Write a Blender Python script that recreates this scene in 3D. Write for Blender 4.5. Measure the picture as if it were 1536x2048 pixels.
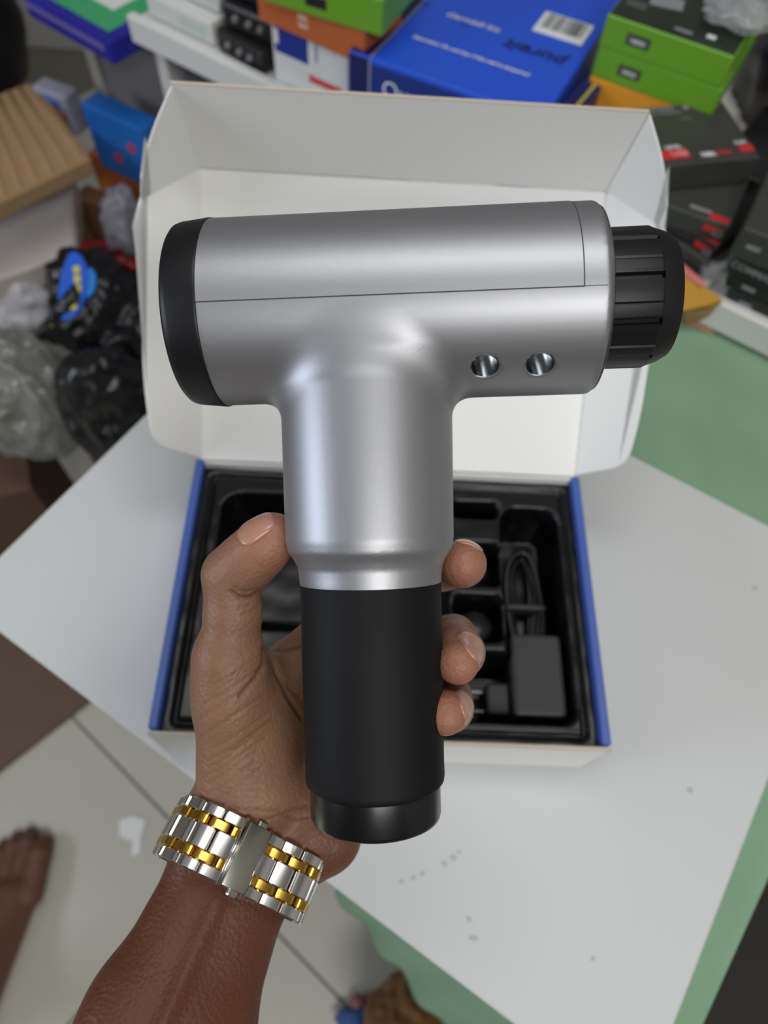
import bpy, bmesh, math, random
import numpy as np
from mathutils import Vector, Matrix, noise

for o in list(bpy.data.objects): bpy.data.objects.remove(o)
scene = bpy.context.scene
COL = scene.collection
random.seed(4)

# ------------------------------------------------------------------ camera
F = 1420.0
RM = np.array([[0.99863217, 0.04457917, 0.02732189],
               [0.026261, -0.87950359, 0.47516711],
               [0.04521226, -0.47379967, -0.87947128]])      # camera (right, down, forward) -> world
CP = np.array((-.0158, -.1703, .4876))
CAM = Matrix(((RM[0, 0], -RM[0, 1], -RM[0, 2], CP[0]),
              (RM[1, 0], -RM[1, 1], -RM[1, 2], CP[1]),
              (RM[2, 0], -RM[2, 1], -RM[2, 2], CP[2]),
              (0, 0, 0, 1)))
cd = bpy.data.cameras.new('camera'); cam = bpy.data.objects.new('camera', cd); COL.objects.link(cam)
cam.matrix_world = CAM
cd.sensor_fit = 'VERTICAL'; cd.sensor_height = 36; cd.sensor_width = 27
cd.lens = F / 2048 * 36
cd.clip_start = .01
cd.dof.use_dof = True; cd.dof.focus_distance = .225; cd.dof.aperture_fstop = 9.0
scene.camera = cam

# ------------------------------------------------------------------ world, lamps, exposure
w = bpy.data.worlds.new('world'); scene.world = w; w.use_nodes = True
w.node_tree.nodes['Background'].inputs[0].default_value = (.80, .86, 1, 1)
w.node_tree.nodes['Background'].inputs[1].default_value = .12
scene.view_settings.view_transform = 'Standard'; scene.view_settings.look = 'None'
scene.view_settings.exposure = 0.0; scene.view_settings.gamma = 1

def lamp(name, loc, rz, size, power, color):
    l = bpy.data.lights.new(name, 'AREA'); l.shape = 'RECTANGLE'; l.size, l.size_y = size
    l.energy = power; l.color = color
    o = bpy.data.objects.new(name, l); COL.objects.link(o); o.location = loc; o.rotation_euler = (0, 0, rz)
    return o
CEIL = 1.75
lamp('ceiling_tube_light', (.12, .22, CEIL - .03), math.radians(-8), (1.3, .40), 10, (1, .99, .97))
lamp('ceiling_tube_light', (.50, -1.55, CEIL - .03), math.radians(20), (1.2, .50), 33, (1, .99, .95))
wl = lamp('window_daylight', (-1.98, -.55, .75), 0, (.5, 1.0), 17, (.80, .88, 1))
wl.rotation_euler = (0, math.radians(-90), 0)

# ------------------------------------------------------------------ helpers
def P(px, py, z):
    """point of the place at height z that the photograph shows at a pixel"""
    r = RM @ np.array(((px - 768) / F, (py - 1024) / F, 1.))
    t = (z - CP[2]) / r[2]
    return Vector(CP + t * r)

def lin(r, g, b):
    f = lambda c: ((c / 255 + .055) / 1.055) ** 2.4 if c > 10 else c / 255 / 12.92
    return (f(r), f(g), f(b), 1)

MATS = {}
def mat(name, col, rough=.5, metal=0., var=.06, vscale=30, bump=0., bscale=200, coat=0., alpha=1., trans=0., spec=.5, emit=None, aniso=0):
    if name in MATS: return MATS[name]
    m = bpy.data.materials.new(name); m.use_nodes = True
    nt = m.node_tree; b = nt.nodes['Principled BSDF']
    c = lin(*col)
    b.inputs['Roughness'].default_value = rough; b.inputs['Metallic'].default_value = metal
    b.inputs['Coat Weight'].default_value = coat; b.inputs['Alpha'].default_value = alpha
    b.inputs['Transmission Weight'].default_value = trans
    b.inputs['Specular IOR Level'].default_value = spec
    tc = nt.nodes.new('ShaderNodeTexCoord')
    n = nt.nodes.new('ShaderNodeTexNoise'); n.inputs['Scale'].default_value = vscale; n.inputs['Detail'].default_value = 4
    nt.links.new(tc.outputs['Object'], n.inputs['Vector'])
    mx = nt.nodes.new('ShaderNodeMix'); mx.data_type = 'RGBA'
    mx.inputs[6].default_value = tuple(max(0, v * (1 - var)) for v in c[:3]) + (1,)
    mx.inputs[7].default_value = tuple(min(1, v * (1 + var)) for v in c[:3]) + (1,)
    nt.links.new(n.outputs['Fac'], mx.inputs[0]); nt.links.new(mx.outputs[2], b.inputs['Base Color'])
    if bump:
        n2 = nt.nodes.new('ShaderNodeTexNoise'); n2.inputs['Scale'].default_value = bscale; n2.inputs['Detail'].default_value = 3
        nt.links.new(tc.outputs['Object'], n2.inputs['Vector'])
        bp = nt.nodes.new('ShaderNodeBump'); bp.inputs['Strength'].default_value = bump; bp.inputs['Distance'].default_value = .001
        nt.links.new(n2.outputs['Fac'], bp.inputs['Height']); nt.links.new(bp.outputs[0], b.inputs['Normal'])
    MATS[name] = m
    return m

def link(name, me, m=None, parent=None, mw=None, smooth=False):
    o = bpy.data.objects.new(name, me); COL.objects.link(o)
    if m is not None and not me.materials: me.materials.append(m)
    if parent: o.parent = parent
    if mw is not None: o.matrix_basis = mw
    if smooth:
        me.polygons.foreach_set('use_smooth', [True] * len(me.polygons))
    return o
def empty(name, mw=None):
    o = bpy.data.objects.new(name, None); COL.objects.link(o); o.empty_display_size = .02
    if mw is not None: o.matrix_basis = mw
    return o
def tag(o, label=None, cat=None, group=None, kind=None):
    if label: o['label'] = label
    if cat: o['category'] = cat
    if group: o['group'] = group
    if kind: o['kind'] = kind
    return o
def mesh(name, v, f):
    me = bpy.data.meshes.new(name); me.from_pydata([tuple(map(float, p)) for p in v], [], [tuple(map(int, q)) for q in f]); me.update()
    return me
def bm_mesh(name, bm):
    me = bpy.data.meshes.new(name); bm.normal_update(); bm.to_mesh(me); bm.free(); return me
def box_me(name, sx, sy, sz, bev=.001, seg=1, center=(0, 0, 0)):
    bm = bmesh.new(); bmesh.ops.create_cube(bm, size=1)
    bmesh.ops.scale(bm, vec=(sx, sy, sz), verts=bm.verts)
    if bev: bmesh.ops.bevel(bm, geom=bm.edges[:], offset=bev, segments=seg, affect='EDGES', profile=.5)
    bmesh.ops.translate(bm, vec=center, verts=bm.verts)
    return bm_mesh(name, bm)
def auto(o, ang=35):
    me = o.data
    me.polygons.foreach_set('use_smooth', [True] * len(me.polygons))
    bm = bmesh.new(); bm.from_mesh(me)
    for e in bm.edges:
        if len(e.link_faces) == 2 and e.calc_face_angle(0) > math.radians(ang): e.smooth = False
    bm.to_mesh(me); bm.free()
    return o
def prism_me(name, pts, h0, h1, bev=0.):
    """polygon pts (x, y) extruded from h0 to h1"""
    bm = bmesh.new()
    vs = [bm.verts.new((x, y, h0)) for x, y in pts]
    f = bm.faces.new(vs)
    if f.normal.z > 0 or True: bm.normal_update()
    r = bmesh.ops.extrude_face_region(bm, geom=[f])
    bmesh.ops.translate(bm, vec=(0, 0, h1 - h0), verts=[g for g in r['geom'] if isinstance(g, bmesh.types.BMVert)])
    bmesh.ops.recalc_face_normals(bm, faces=bm.faces[:])
    if bev: bmesh.ops.bevel(bm, geom=bm.edges[:], offset=bev, segments=1, affect='EDGES')
    return bm_mesh(name, bm)
def lathe_me(name, prof, n=96, axis='y', a0=0, a1=2 * math.pi):
    """profile [(r, h)] revolved about axis"""
    full = abs(a1 - a0 - 2 * math.pi) < 1e-6
    m = n if full else n + 1
    v = []; f = []
    for r, h in prof:
        for i in range(m):
            a = a0 + (a1 - a0) * i / n
            c, s = r * math.cos(a), r * math.sin(a)
            v.append((c, h, -s) if axis == 'y' else ((h, c, s) if axis == 'x' else (c, s, h)))
    for j in range(len(prof) - 1):
        for i in range(n):
            i2 = (i + 1) % m
            f.append((j * m + i, j * m + i2, (j + 1) * m + i2, (j + 1) * m + i))
    me = mesh(name, v, f)
    bm = bmesh.new(); bm.from_mesh(me); bmesh.ops.remove_doubles(bm, verts=bm.verts, dist=1e-7)
    bmesh.ops.recalc_face_normals(bm, faces=bm.faces[:]); bm.to_mesh(me); bm.free()
    return me
def tube_me(name, pts, r, n=8, closed=False):
    pts = [Vector(p) for p in pts]; N = len(pts); v = []; f = []
    prev = Vector((0.13, .31, 1)).normalized()
    for i, p in enumerate(pts):
        t = (pts[(i + 1) % N if closed else min(i + 1, N - 1)] - pts[(i - 1) % N if closed else max(i - 1, 0)]).normalized()
        a = (prev - t * prev.dot(t)).normalized(); prev = a; b = t.cross(a)
        for k in range(n):
            q = 2 * math.pi * k / n
            v.append(p + (a * math.cos(q) + b * math.sin(q)) * r)
    for i in range(N if closed else N - 1):
        for k in range(n):
            i2 = (i + 1) % N
            f.append((i * n + k, i * n + (k + 1) % n, i2 * n + (k + 1) % n, i2 * n + k))
    if not closed:
        f.append(tuple(range(n))[::-1]); f.append(tuple(range((N - 1) * n, N * n)))
    return mesh(name, v, f)
TXT = {}
def text(s, size, m, parent, loc, rot=(0, 0, 0), name='lettering', shear=0., squash=1., bold=0.):
    k = (s, size, shear, bold)
    if k not in TXT:
        c = bpy.data.curves.new('t', 'FONT'); c.body = s; c.size = size; c.align_x = 'CENTER'; c.align_y = 'CENTER'; c.shear = shear
        c.offset = bold; c.resolution_u = 3
        o = bpy.data.objects.new('t', c); COL.objects.link(o)
        dg = bpy.context.evaluated_depsgraph_get()
        TXT[k] = bpy.data.meshes.new_from_object(o.evaluated_get(dg))
        bpy.data.objects.remove(o)
    me = TXT[k].copy(); me.materials.clear()
    o = link(name, me, m, parent); o.location = loc; o.rotation_euler = rot; o.scale = (squash, 1, 1)
    return o
def patch(name, w_, h_, m, parent, loc, rot=(0, 0, 0), t=.0004, bev=0):
    o = link(name, box_me(name, w_, h_, t, bev), m, parent); o.location = loc; o.rotation_euler = rot
    return o

# ------------------------------------------------------------------ signed-distance modelling (gun body, hand, foot)
def seg(p, a, b, ra, rb):
    a = np.asarray(a, np.float32); b = np.asarray(b, np.float32); ba = b - a
    h = np.clip(((p - a) @ ba) / float(ba @ ba), 0, 1)
    d = p - a - h[:, None] * ba
    return np.sqrt((d * d).sum(1)) - (ra + (rb - ra) * h)
def smin(a, b, k):
    h = np.clip(.5 + .5 * (b - a) / k, 0, 1)
    return b + (a - b) * h - k * h * (1 - h)
def ev(fn, p, n=400000):
    return np.concatenate([fn(p[i:i + n].astype(np.float32)) for i in range(0, len(p), n)])
def grad(fn, p, e=.0002):
    g = np.zeros_like(p)
    for i in range(3):
        q = np.zeros(3); q[i] = e
        g[:, i] = (ev(fn, p + q) - ev(fn, p - q)) / (2 * e)
    return g
def surface(fn, lo, hi, h, newton=3):
    ax = [np.arange(lo[i], hi[i] + h, h) for i in range(3)]
    n = [len(a) for a in ax]
    G = np.stack(np.meshgrid(*ax, indexing='ij'), -1).reshape(-1, 3)
    V = ev(fn, G).reshape(n); ins = V < 0
    c = [m - 1 for m in n]
    acc = np.zeros(c + [3]); cnt = np.zeros(c)
    for axis in range(3):
        o1, o2 = [k for k in range(3) if k != axis]
        sl0 = [slice(None)] * 3; sl1 = [slice(None)] * 3
        sl0[axis] = slice(0, -1); sl1[axis] = slice(1, None)
        A, B = V[tuple(sl0)], V[tuple(sl1)]
        cr = (A < 0) != (B < 0)
        t = np.where(cr, A / np.where(cr, A - B, 1), 0)
        for d1 in (0, 1):
            for d2 in (0, 1):
                s = [slice(None)] * 3
                s[o1] = slice(d1, n[o1] - 1 + d1); s[o2] = slice(d2, n[o2] - 1 + d2)
                cc = cr[tuple(s)]; tt = t[tuple(s)]
                off = np.zeros(c + [3]); off[..., axis] = tt; off[..., o1] = d1; off[..., o2] = d2
                acc += off * cc[..., None]; cnt += cc
    act = cnt > 0
    idx = -np.ones(c, int); idx[act] = np.arange(act.sum())
    ijk = np.argwhere(act)
    vert = np.array(lo) + (ijk + acc[act] / cnt[act][:, None]) * h
    quads = []
    for axis in range(3):
        o1, o2 = (axis + 1) % 3, (axis + 2) % 3
        sl0 = [slice(None)] * 3; sl1 = [slice(None)] * 3
        sl0[axis] = slice(0, -1); sl1[axis] = slice(1, None)
        a = ins[tuple(sl0)]; b = ins[tuple(sl1)]
        e = np.argwhere(a != b)
        e = e[(e[:, o1] > 0) & (e[:, o2] > 0) & (e[:, o1] < c[o1]) & (e[:, o2] < c[o2])]
        fl = a[tuple(e.T)]
        def g(d1, d2):
            q = e.copy(); q[:, o1] -= d1; q[:, o2] -= d2
            return idx[tuple(q.T)]
        q = np.stack([g(1, 1), g(0, 1), g(0, 0), g(1, 0)], 1)
        q[~fl] = q[~fl][:, ::-1]
        quads.append(q)
    quads = np.concatenate(quads)
    return project(fn, vert, newton), quads
def project(fn, v, it=3):
    for _ in range(it):
        d = ev(fn, v); g = grad(fn, v)
        v = v - g * (d / np.maximum((g * g).sum(1), .2))[:, None]
    return v
def subdiv(v, q):
    """linear 1 -> 4 split of quads"""
    e = np.concatenate([q[:, [i, (i + 1) % 4]] for i in range(4)]); e.sort(1)
    u, inv = np.unique(e, axis=0, return_inverse=True); inv = inv.reshape(4, -1)
    nv = len(v); em = v[u].mean(1); fm = v[q].mean(1)
    E = [nv + inv[i] for i in range(4)]; Fi = nv + len(u) + np.arange(len(q))
    out = [np.stack([q[:, i], E[i], Fi, E[(i + 3) % 4]], 1) for i in range(4)]
    return np.concatenate([v, em, fm]), np.concatenate(out)
def np_mesh(name, v, q):
    me = bpy.data.meshes.new(name)
    me.vertices.add(len(v)); me.vertices.foreach_set('co', v.astype(np.float32).ravel())
    me.loops.add(q.size); me.loops.foreach_set('vertex_index', q.ravel().astype(np.int32))
    me.polygons.add(len(q)); me.polygons.foreach_set('loop_start', np.arange(0, q.size, q.shape[1], dtype=np.int32))
    me.polygons.foreach_set('use_smooth', np.ones(len(q), bool))
    me.update(calc_edges=True); me.validate()
    return me

# ================================================================== SETTING
FLZ = -.82
m_grout = mat('grout', (120, 116, 105), .9)
m_tile = mat('floor_tile', (186, 183, 173), .25, var=.05, vscale=6, spec=.5)
m_wall = mat('wall_paint', (176, 172, 168), .8, var=.1, vscale=3)
m_wall_d = mat('wall_darkened_for_reflection', (84, 80, 78), .8, var=.1, vscale=3)  # unseen front wall, darkened so the lower gun barrel reflects dark
m_ceil = mat('ceiling_paint', (225, 225, 220), .9)
fl = tag(link('floor', box_me('floor', 4.2, 4.4, .04, 0), m_grout), 'pale glossy tiled floor of the shop', kind='structure')
fl.location = (0, 0, FLZ - .0235)
T0 = Vector((-.2715, -.0983)); ta = math.radians(-39.1)
g1 = Vector((math.cos(ta), math.sin(ta))); g2 = Vector((-g1.y, g1.x))
pa = P(90, 2040, FLZ).to_2d(); T0 = Vector((-.512, .0893)) + g1 * ((pa - Vector((-.512, .0893))).dot(g1) + .03)
TS = .6; tm = box_me('tile', TS - .004, TS - .004, .006, .001)
for i in range(-3, 4):
    for j in range(-3, 4):
        c = T0 + g1 * (TS * (i + .5)) + g2 * (TS * (j + .5))
        if abs(c.x) > 1.55 or abs(c.y) > 1.65: continue
        t = link('tile', tm, m_tile, fl); t.location = (c.x, c.y, .0205); t.rotation_euler = (0, 0, ta)
for nm, sx, sy, loc in (('wall_left', .05, 4.4, (-2.05, 0, .465)), ('wall_right', .05, 4.4, (2.05, 0, .465)),
                        ('wall_back', 4.2, .05, (0, 2.15, .465)), ('wall_front', 4.2, .05, (0, -2.15, .465))):
    o = tag(link(nm, box_me(nm, sx, sy, CEIL - FLZ, 0), m_wall_d if nm == 'wall_front' else m_wall), kind='structure'); o.location = loc
o = tag(link('ceiling', box_me('ceiling', 4.2, 4.4, .04, 0), m_ceil), kind='structure'); o.location = (0, 0, CEIL + .02)

wf = tag(empty('window_1', Matrix.Translation((-2.02, -.55, .75))), kind='structure')
for sy, sz, y, z in ((.05, 1.1, -.375, 0), (.05, 1.1, .375, 0), (.8, .05, 0, .525), (.8, .05, 0, -.525)):
    link('window_frame', box_me('window_frame', .05, sy, sz, .003, center=(0, y, z)), m_ceil, wf)

# ================================================================== TABLE, BOARD, SHELF
m_green = mat('green_tablecloth', (126, 160, 132), .85, var=.16, vscale=14, bump=.5, bscale=900)
m_wood = mat('table_wood', (60, 42, 32), .6)
TBL = [(-.262, .017), (.176, -.2546), (.496, .18), (.0366, .493)]
tb = tag(empty('table', Matrix.Translation((.1, .1, FLZ))), 'table covered with a worn green cloth under the white board', 'table')
def tpart(name, me, m): return link(name, me, m, tb, Matrix.Translation((-.1, -.1, -FLZ)))
tpart('tabletop', prism_me('tabletop', TBL, -.045, -.012), m_wood)
tpart('tablecloth', prism_me('tablecloth', [(x * 1.004, y * 1.004) for x, y in TBL], -.0145, -.0085, .001), m_green)
for x, y in ((-.215, .02), (.165, -.215), (.455, .18), (.04, .455)):
    tpart('leg', box_me('leg', .045, .045, -FLZ - .045, .002, center=(x, y, (FLZ - .045) / 2)), m_wood)
# cloth hanging out below the lower edge
def sheet(name, fn, nu, nv, m, parent=None, thick=.0012):
    v = [fn(i / nu, j / nv) for j in range(nv + 1) for i in range(nu + 1)]
    f = [(j * (nu + 1) + i, j * (nu + 1) + i + 1, (j + 1) * (nu + 1) + i + 1, (j + 1) * (nu + 1) + i) for j in range(nv) for i in range(nu)]
    o = link(name, mesh(name, v, f), m, parent, smooth=True)
    md = o.modifiers.new('s', 'SOLIDIFY'); md.thickness = thick
    return o
e_c = (Vector((.176, -.2546)) - Vector((-.262, .017))).normalized(); o_c = Vector((e_c.y, -e_c.x))
def drape(u, v):
    b = Vector((-.01, -.1392)) + e_c * (.20 * u)
    out = .014 + v * (.02 + .05 * u) + .004 * math.sin(u * 23) * v
    q = b + o_c * out
    return (q.x - .1, q.y - .1, -.014 - .34 * v - FLZ)
sheet('cloth_drape', drape, 40, 16, m_green, tb)

m_board = mat('white_board', (199, 201, 202), .55, var=.025, vscale=9)
BRD = [(-.304, .008), (.147, -.273), (.362, .063), (-.099, .339)]
bd = tag(link('foam_board', prism_me('foam_board', BRD, -.008, 0, .0012), m_board), 'large white board lying flat under the open gift box', 'board')

m_scuff = mat('grey_scuff', (176, 177, 178), .8, var=.2, vscale=300)
random.seed(5)
for px, py, r in ((803, 1764, .0014), (826, 1754, .0018), (844, 1747, .0018), (888, 1727, .0022), (906, 1715, .002), (918, 1704, .0014), (938, 1838, .0018), (946, 1876, .0022), (1186, 1918, .0015), (1380, 1580, .002), (1510, 1176, .0022)):
    pc = P(px, py, 0); pts = [(pc.x + r * random.uniform(.5, 1.5) * math.cos(a), pc.y + r * random.uniform(.4, 1.1) * math.sin(a)) for a in [2 * math.pi * k / 9 for k in range(9)]]
    link('scuff_mark', prism_me('scuff_mark', pts, -.0002, .0002), m_scuff, bd)
S0 = Vector((-.31, .725)); sa = math.atan2(-.552, .834); e1 = Vector((.834, -.552)); e2 = Vector((.552, .834))
def SW(s, t, z): q = S0 + e1 * s + e2 * t; return Vector((q.x, q.y, z))
SM = Matrix.Translation((S0.x, S0.y, 0)) @ Matrix.Rotation(sa, 4, 'Z')
m_white = mat('white_laminate', (222, 223, 222), .45, var=.03)
m_lilac = mat('lilac_carton', (128, 122, 140), .8, var=.35, vscale=18)
sh = tag(empty('shelf_unit', Matrix.Translation((S0.x, S0.y, FLZ)) @ Matrix.Rotation(sa, 4, 'Z')), 'white shelf with a raised front lip holding the shop cartons', 'shelf')
def spart(n, sx, sy, sz, c, m, bev=.0015): return link(n, box_me(n, sx, sy, sz, bev, center=(c[0], c[1], c[2] - FLZ)), m, sh)
spart('shelf_board', 1.3, .5, .018, (.65, .25, .009), m_white)
spart('front_lip', 1.3, .012, .03, (.65, -.006, .011), m_white)
spart('lower_shelf_board', 1.3, .5, .018, (.65, .25, -.33), m_white)
spart('back_panel', 1.3, .01, .85, (.65, .5, FLZ / 2), m_white)
for s in (.01, .62, 1.29): spart('side_panel', .018, .48, -FLZ, (s, .255, FLZ / 2), m_white)
# printed lilac cartons under the shelf
for k, (s, wd) in enumerate(((.15, .24),)):
    c = tag(link('carton', box_me('carton', wd, .3, .27, .002), m_lilac), 'lilac grey printed carton below the left end of the shelf', 'carton')
    c.matrix_basis = Matrix.Translation(SW(s, .17, -.186)) @ Matrix.Rotation(sa, 4, 'Z')
    md = mat('dark_print', (62, 58, 84), .8)
    random.seed(k)
    for i in range(9):
        patch('printed_mark', random.uniform(.012, .03), random.uniform(.008, .02), md, c, (random.uniform(-.1, .1), -.1503, random.uniform(-.11, .12)), (math.pi / 2, 0, random.uniform(-.4, .4)))

# ================================================================== SHOP CARTONS
def carton(name, label, cat, a, b, zt, h, depth, m, group=None, bev=.0012, inset=0.):
    A, B = P(*a, zt), P(*b, zt); d = (B - A); L = d.length; yaw = math.atan2(d.y, d.x)
    mid = (A + B) / 2; back = Vector((-math.sin(yaw), math.cos(yaw), 0))
    o = link(name, box_me(name, L, depth, h, bev, center=(0, 0, h / 2)), m)
    o.matrix_basis = Matrix.Translation(mid + back * (depth / 2 + inset) - Vector((0, 0, h))) @ Matrix.Rotation(yaw, 4, 'Z')
    tag(o, label, cat, group); o['w'] = L; o['d'] = depth; o['h'] = h
    return o
FR = (math.pi / 2, 0, 0)
m_wcart = mat('white_carton', (222, 224, 224), .45, var=.03)
m_orange = mat('orange_carton', (192, 100, 52), .5)
m_gcart = mat('green_carton', (104, 160, 38), .4)
m_ycart = mat('amber_carton', (222, 150, 30), .5)
m_bcart = mat('blue_carton', (36, 86, 214), .35, var=.05)
m_navy = mat('navy_print', (18, 28, 92), .4)
m_wprint = mat('white_print', (228, 230, 232), .5)
m_kprint = mat('black_print', (16, 18, 26), .5)
m_red = mat('red_print', (205, 48, 52), .45)
m_pink = mat('faded_red_print', (204, 100, 112), .5)
m_kcart = mat('black_carton', (30, 30, 32), .3, var=.25, vscale=40)
m_kcart2 = mat('charcoal_carton', (62, 62, 60), .35, var=.2, vscale=40)
m_grey = mat('grey_print', (140, 140, 146), .4)

wc = carton('carton', 'white carton with blue panel and red lettering under the orange carton', 'carton', (540, 38), (697, 106), .085, .066, .06, m_wcart)
W_, D_, H_ = wc['w'], wc['d'], wc['h']
patch('blue_panel', W_ * .44, H_ * .42, mat('royal_print', (30, 52, 150), .4), wc, (-W_ * .24, -D_ / 2 - .0002, H_ * .77), FR)
patch('blue_stripe', W_ * .03, H_ * .3, mat('pale_blue_print', (120, 140, 175), .5), wc, (W_ * .09, -D_ / 2 - .0002, H_ * .8), FR)
patch('blue_panel', W_ * .05, H_ * .22, m_wprint, wc, (-W_ * .43, -D_ / 2 - .0004, H_ * .8), FR)
patch('red_label', W_ * .44, .0075, m_pink, wc, (W_ * .2, -D_ / 2 - .0002, H_ * .36), FR)
patch('red_label', W_ * .40, .0028, m_red, wc, (W_ * .2, -D_ / 2 - .0005, H_ * .36), FR)
oc = carton('carton', 'orange carton with small white square logo', 'carton', (510, -35), (729, 60), .119, .033, .065, m_orange)
W_, D_, H_ = oc['w'], oc['d'], oc['h']
patch('logo', .0115, .0115, mat('cream_print', (232, 200, 180), .5), oc, (-W_ * .06, -D_ / 2 - .0002, H_ * .5), FR, bev=0)
text('mi', .0105, m_orange, oc, (-W_ * .06, -D_ / 2 - .0006, H_ * .5), FR, bold=.0003)
gc = carton('carton', 'green carton lying on top of the orange carton', 'carton', (520, -70), (764, 3), .150, .031, .11, m_gcart, inset=.002)
patch('label', .022, .009, m_kprint, gc, (-gc['w'] * .05, -gc['d'] / 2 - .0002, gc['h'] * .42), FR)

bc = carton('carton', 'large bright blue carton with white lettering and barcode behind the box lid', 'carton', (697, 101), (1087, 236), .10, .081, .30, m_bcart)
W_, D_, H_ = bc['w'], bc['d'], bc['h']
TOPZ = H_ + .0002
patch('navy_band', .021, D_ - .003, m_navy, bc, (-W_ / 2 + .0115, 0, TOPZ))
patch('navy_band', .021, H_ - .003, m_navy, bc, (-W_ / 2 + .0115, -D_ / 2 - .0002, H_ / 2), FR)
patch('silver_line', .0022, D_ - .003, m_grey, bc, (-W_ / 2 + .023, 0, TOPZ))
patch('silver_line', .0022, H_ - .003, m_grey, bc, (-W_ / 2 + .023, -D_ / 2 - .0002, H_ / 2), FR)
patch('navy_front', W_ - .026, H_ - .006, mat('deep_blue_print', (20, 48, 132), .4), bc, (.012, -D_ / 2 - .0002, H_ / 2 - .002), FR)
text('Important: Do not buy if the seal is tampered', .0066, m_wprint, bc, (.003, -D_ / 2 + .054, TOPZ + .0004), shear=.3, bold=.00022)
text('Germkill Kit', .0115, m_wprint, bc, (-.018, -D_ / 2 + .108, TOPZ + .0004), shear=.3, bold=.0001)
text('pureit', .026, m_kprint, bc, (.056, -D_ / 2 + .092, TOPZ + .0004), (0, 0, math.pi), shear=.2, bold=.0002)
text('Our', .022, m_wprint, bc, (-W_ * .22, -D_ / 2 - .0006, H_ - .024), FR)
bl = patch('barcode_label', .052, .04, m_wprint, bc, (.064, -D_ / 2 + .148, TOPZ))
bm = bmesh.new(); x = -.021; random.seed(9)
while x < .021:
    wd = random.choice((.0004, .0008, .0013))
    bmesh.ops.create_cube(bm, size=1, matrix=Matrix.Translation((x, .004, .0003)) @ Matrix.Diagonal((wd, .028, .0002, 1)))
    x += wd + random.choice((.0005, .0009, .0014))
link('barcode', bm_mesh('barcode', bm), m_kprint, bl)
# dark smudged hand marks on the blue lid
for px, py, s in ((850, 8, .5), (905, 35, .35), (930, 50, .5)):
    q = bc.matrix_basis.inverted() @ P(px, py, .1)
    if abs(q.y) < D_ / 2: patch('marker_smudge', .016 * s, .004 * s, mat('smudge', (24, 44, 120), .5), bc, (q.x, q.y, TOPZ), (0, 0, -.1))

nv = carton('carton', 'narrow navy carton with a yellow stripe between the blue and green cartons', 'carton', (1124, 204), (1164, 220), .09, .071, .12, m_navy)
patch('yellow_stripe', .003, .116, mat('yellow_print', (190, 170, 50), .5), nv, (.004, 0, nv['h'] + .0002))
g1c = carton('carton', 'upper green carton with dark product picture on top', 'carton', (1215, 28), (1470, 115), .15, .027, .13, m_gcart)
g2c = carton('carton', 'lower green carton between the upper green one and the amber carton', 'carton', (1198, 92), (1447, 180), .1228, .027, .13, m_gcart)
yc = carton('carton', 'amber yellow carton under the two green cartons', 'carton', (1180, 152), (1415, 235), .0955, .077, .13, m_ycart)
for c in (g1c, g2c):
    W_, D_, H_ = c['w'], c['d'], c['h']
    patch('label', .022, .0088, m_kprint, c, (-W_ * .21, -D_ / 2 - .0002, H_ * .52), FR)
    patch('label_ground', .0195, .0064, mat('label_grey', (92, 88, 90), .5), c, (-W_ * .21, -D_ / 2 - .0005, H_ * .52), FR)
    text('veno', .0068, m_wprint, c, (-W_ * .21, -D_ / 2 - .0009, H_ * .52), FR, bold=.0001)
W_, D_, H_ = g1c['w'], g1c['d'], g1c['h']
patch('picture', W_ - .003, D_ - .002, mat('dark_green_picture', (36, 48, 34), .25, var=.8, vscale=40), g1c, (0, .0005, H_ + .0002))
patch('printed_mark', .03, .02, m_grey, g1c, (-.02, -D_ / 2 + .05, H_ + .0005), (0, 0, .2))
patch('printed_mark', .018, .012, mat('dim_print', (84, 84, 84), .4), g1c, (-.042, -D_ / 2 + .03, H_ + .0005))
patch('printed_mark', .016, .004, m_grey, g1c, (.008, -D_ / 2 + .013, H_ + .0005))
patch('printed_mark', .008, .006, m_wprint, g1c, (.032, -D_ / 2 + .018, H_ + .0005))
# crumpled clear film over the upper green carton
def bag(name, label, cat, loc, dim, seed, m, amp=.35, fr=2.2, sub=5, rz=0, group=None):
    bm = bmesh.new(); bmesh.ops.create_icosphere(bm, subdivisions=sub, radius=1)
    sd = Vector((seed * 3.1, seed * 1.7, seed * 2.3))
    for v in bm.verts:
        d = v.co.normalized()
        n = noise.ridged_multi_fractal(d * fr + sd, 1.0, 2.1, 4, 1.0, 2.0) * .4
        n2 = noise.noise(d * fr * .7 + sd)
        r = 1 + amp * (n - .5) + amp * .5 * n2
        q = d * r
        if q.z < -.45: q.z = -.45 + (q.z + .45) * .1
        v.co = Vector((q.x * dim[0], q.y * dim[1], (q.z + .45) * dim[2]))
    o = link(name, bm_mesh(name, bm), m, smooth=True)
    o.matrix_basis = Matrix.Translation(loc) @ Matrix.Rotation(rz, 4, 'Z')
    return tag(o, label, cat, group)
m_clear = mat('clear_plastic', (190, 194, 196), .18, alpha=.42, var=.25, vscale=25, spec=.8)
m_kbag = mat('black_plastic_bag', (26, 26, 29), .3, var=.3, vscale=12, bump=.5, bscale=60, spec=.6)
bag('plastic_wrap', 'crumpled clear plastic film on top of the green cartons', 'plastic wrap', P(1480, 35, .155), (.035, .03, .012), 7, m_clear, .5, 3, 4)

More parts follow.
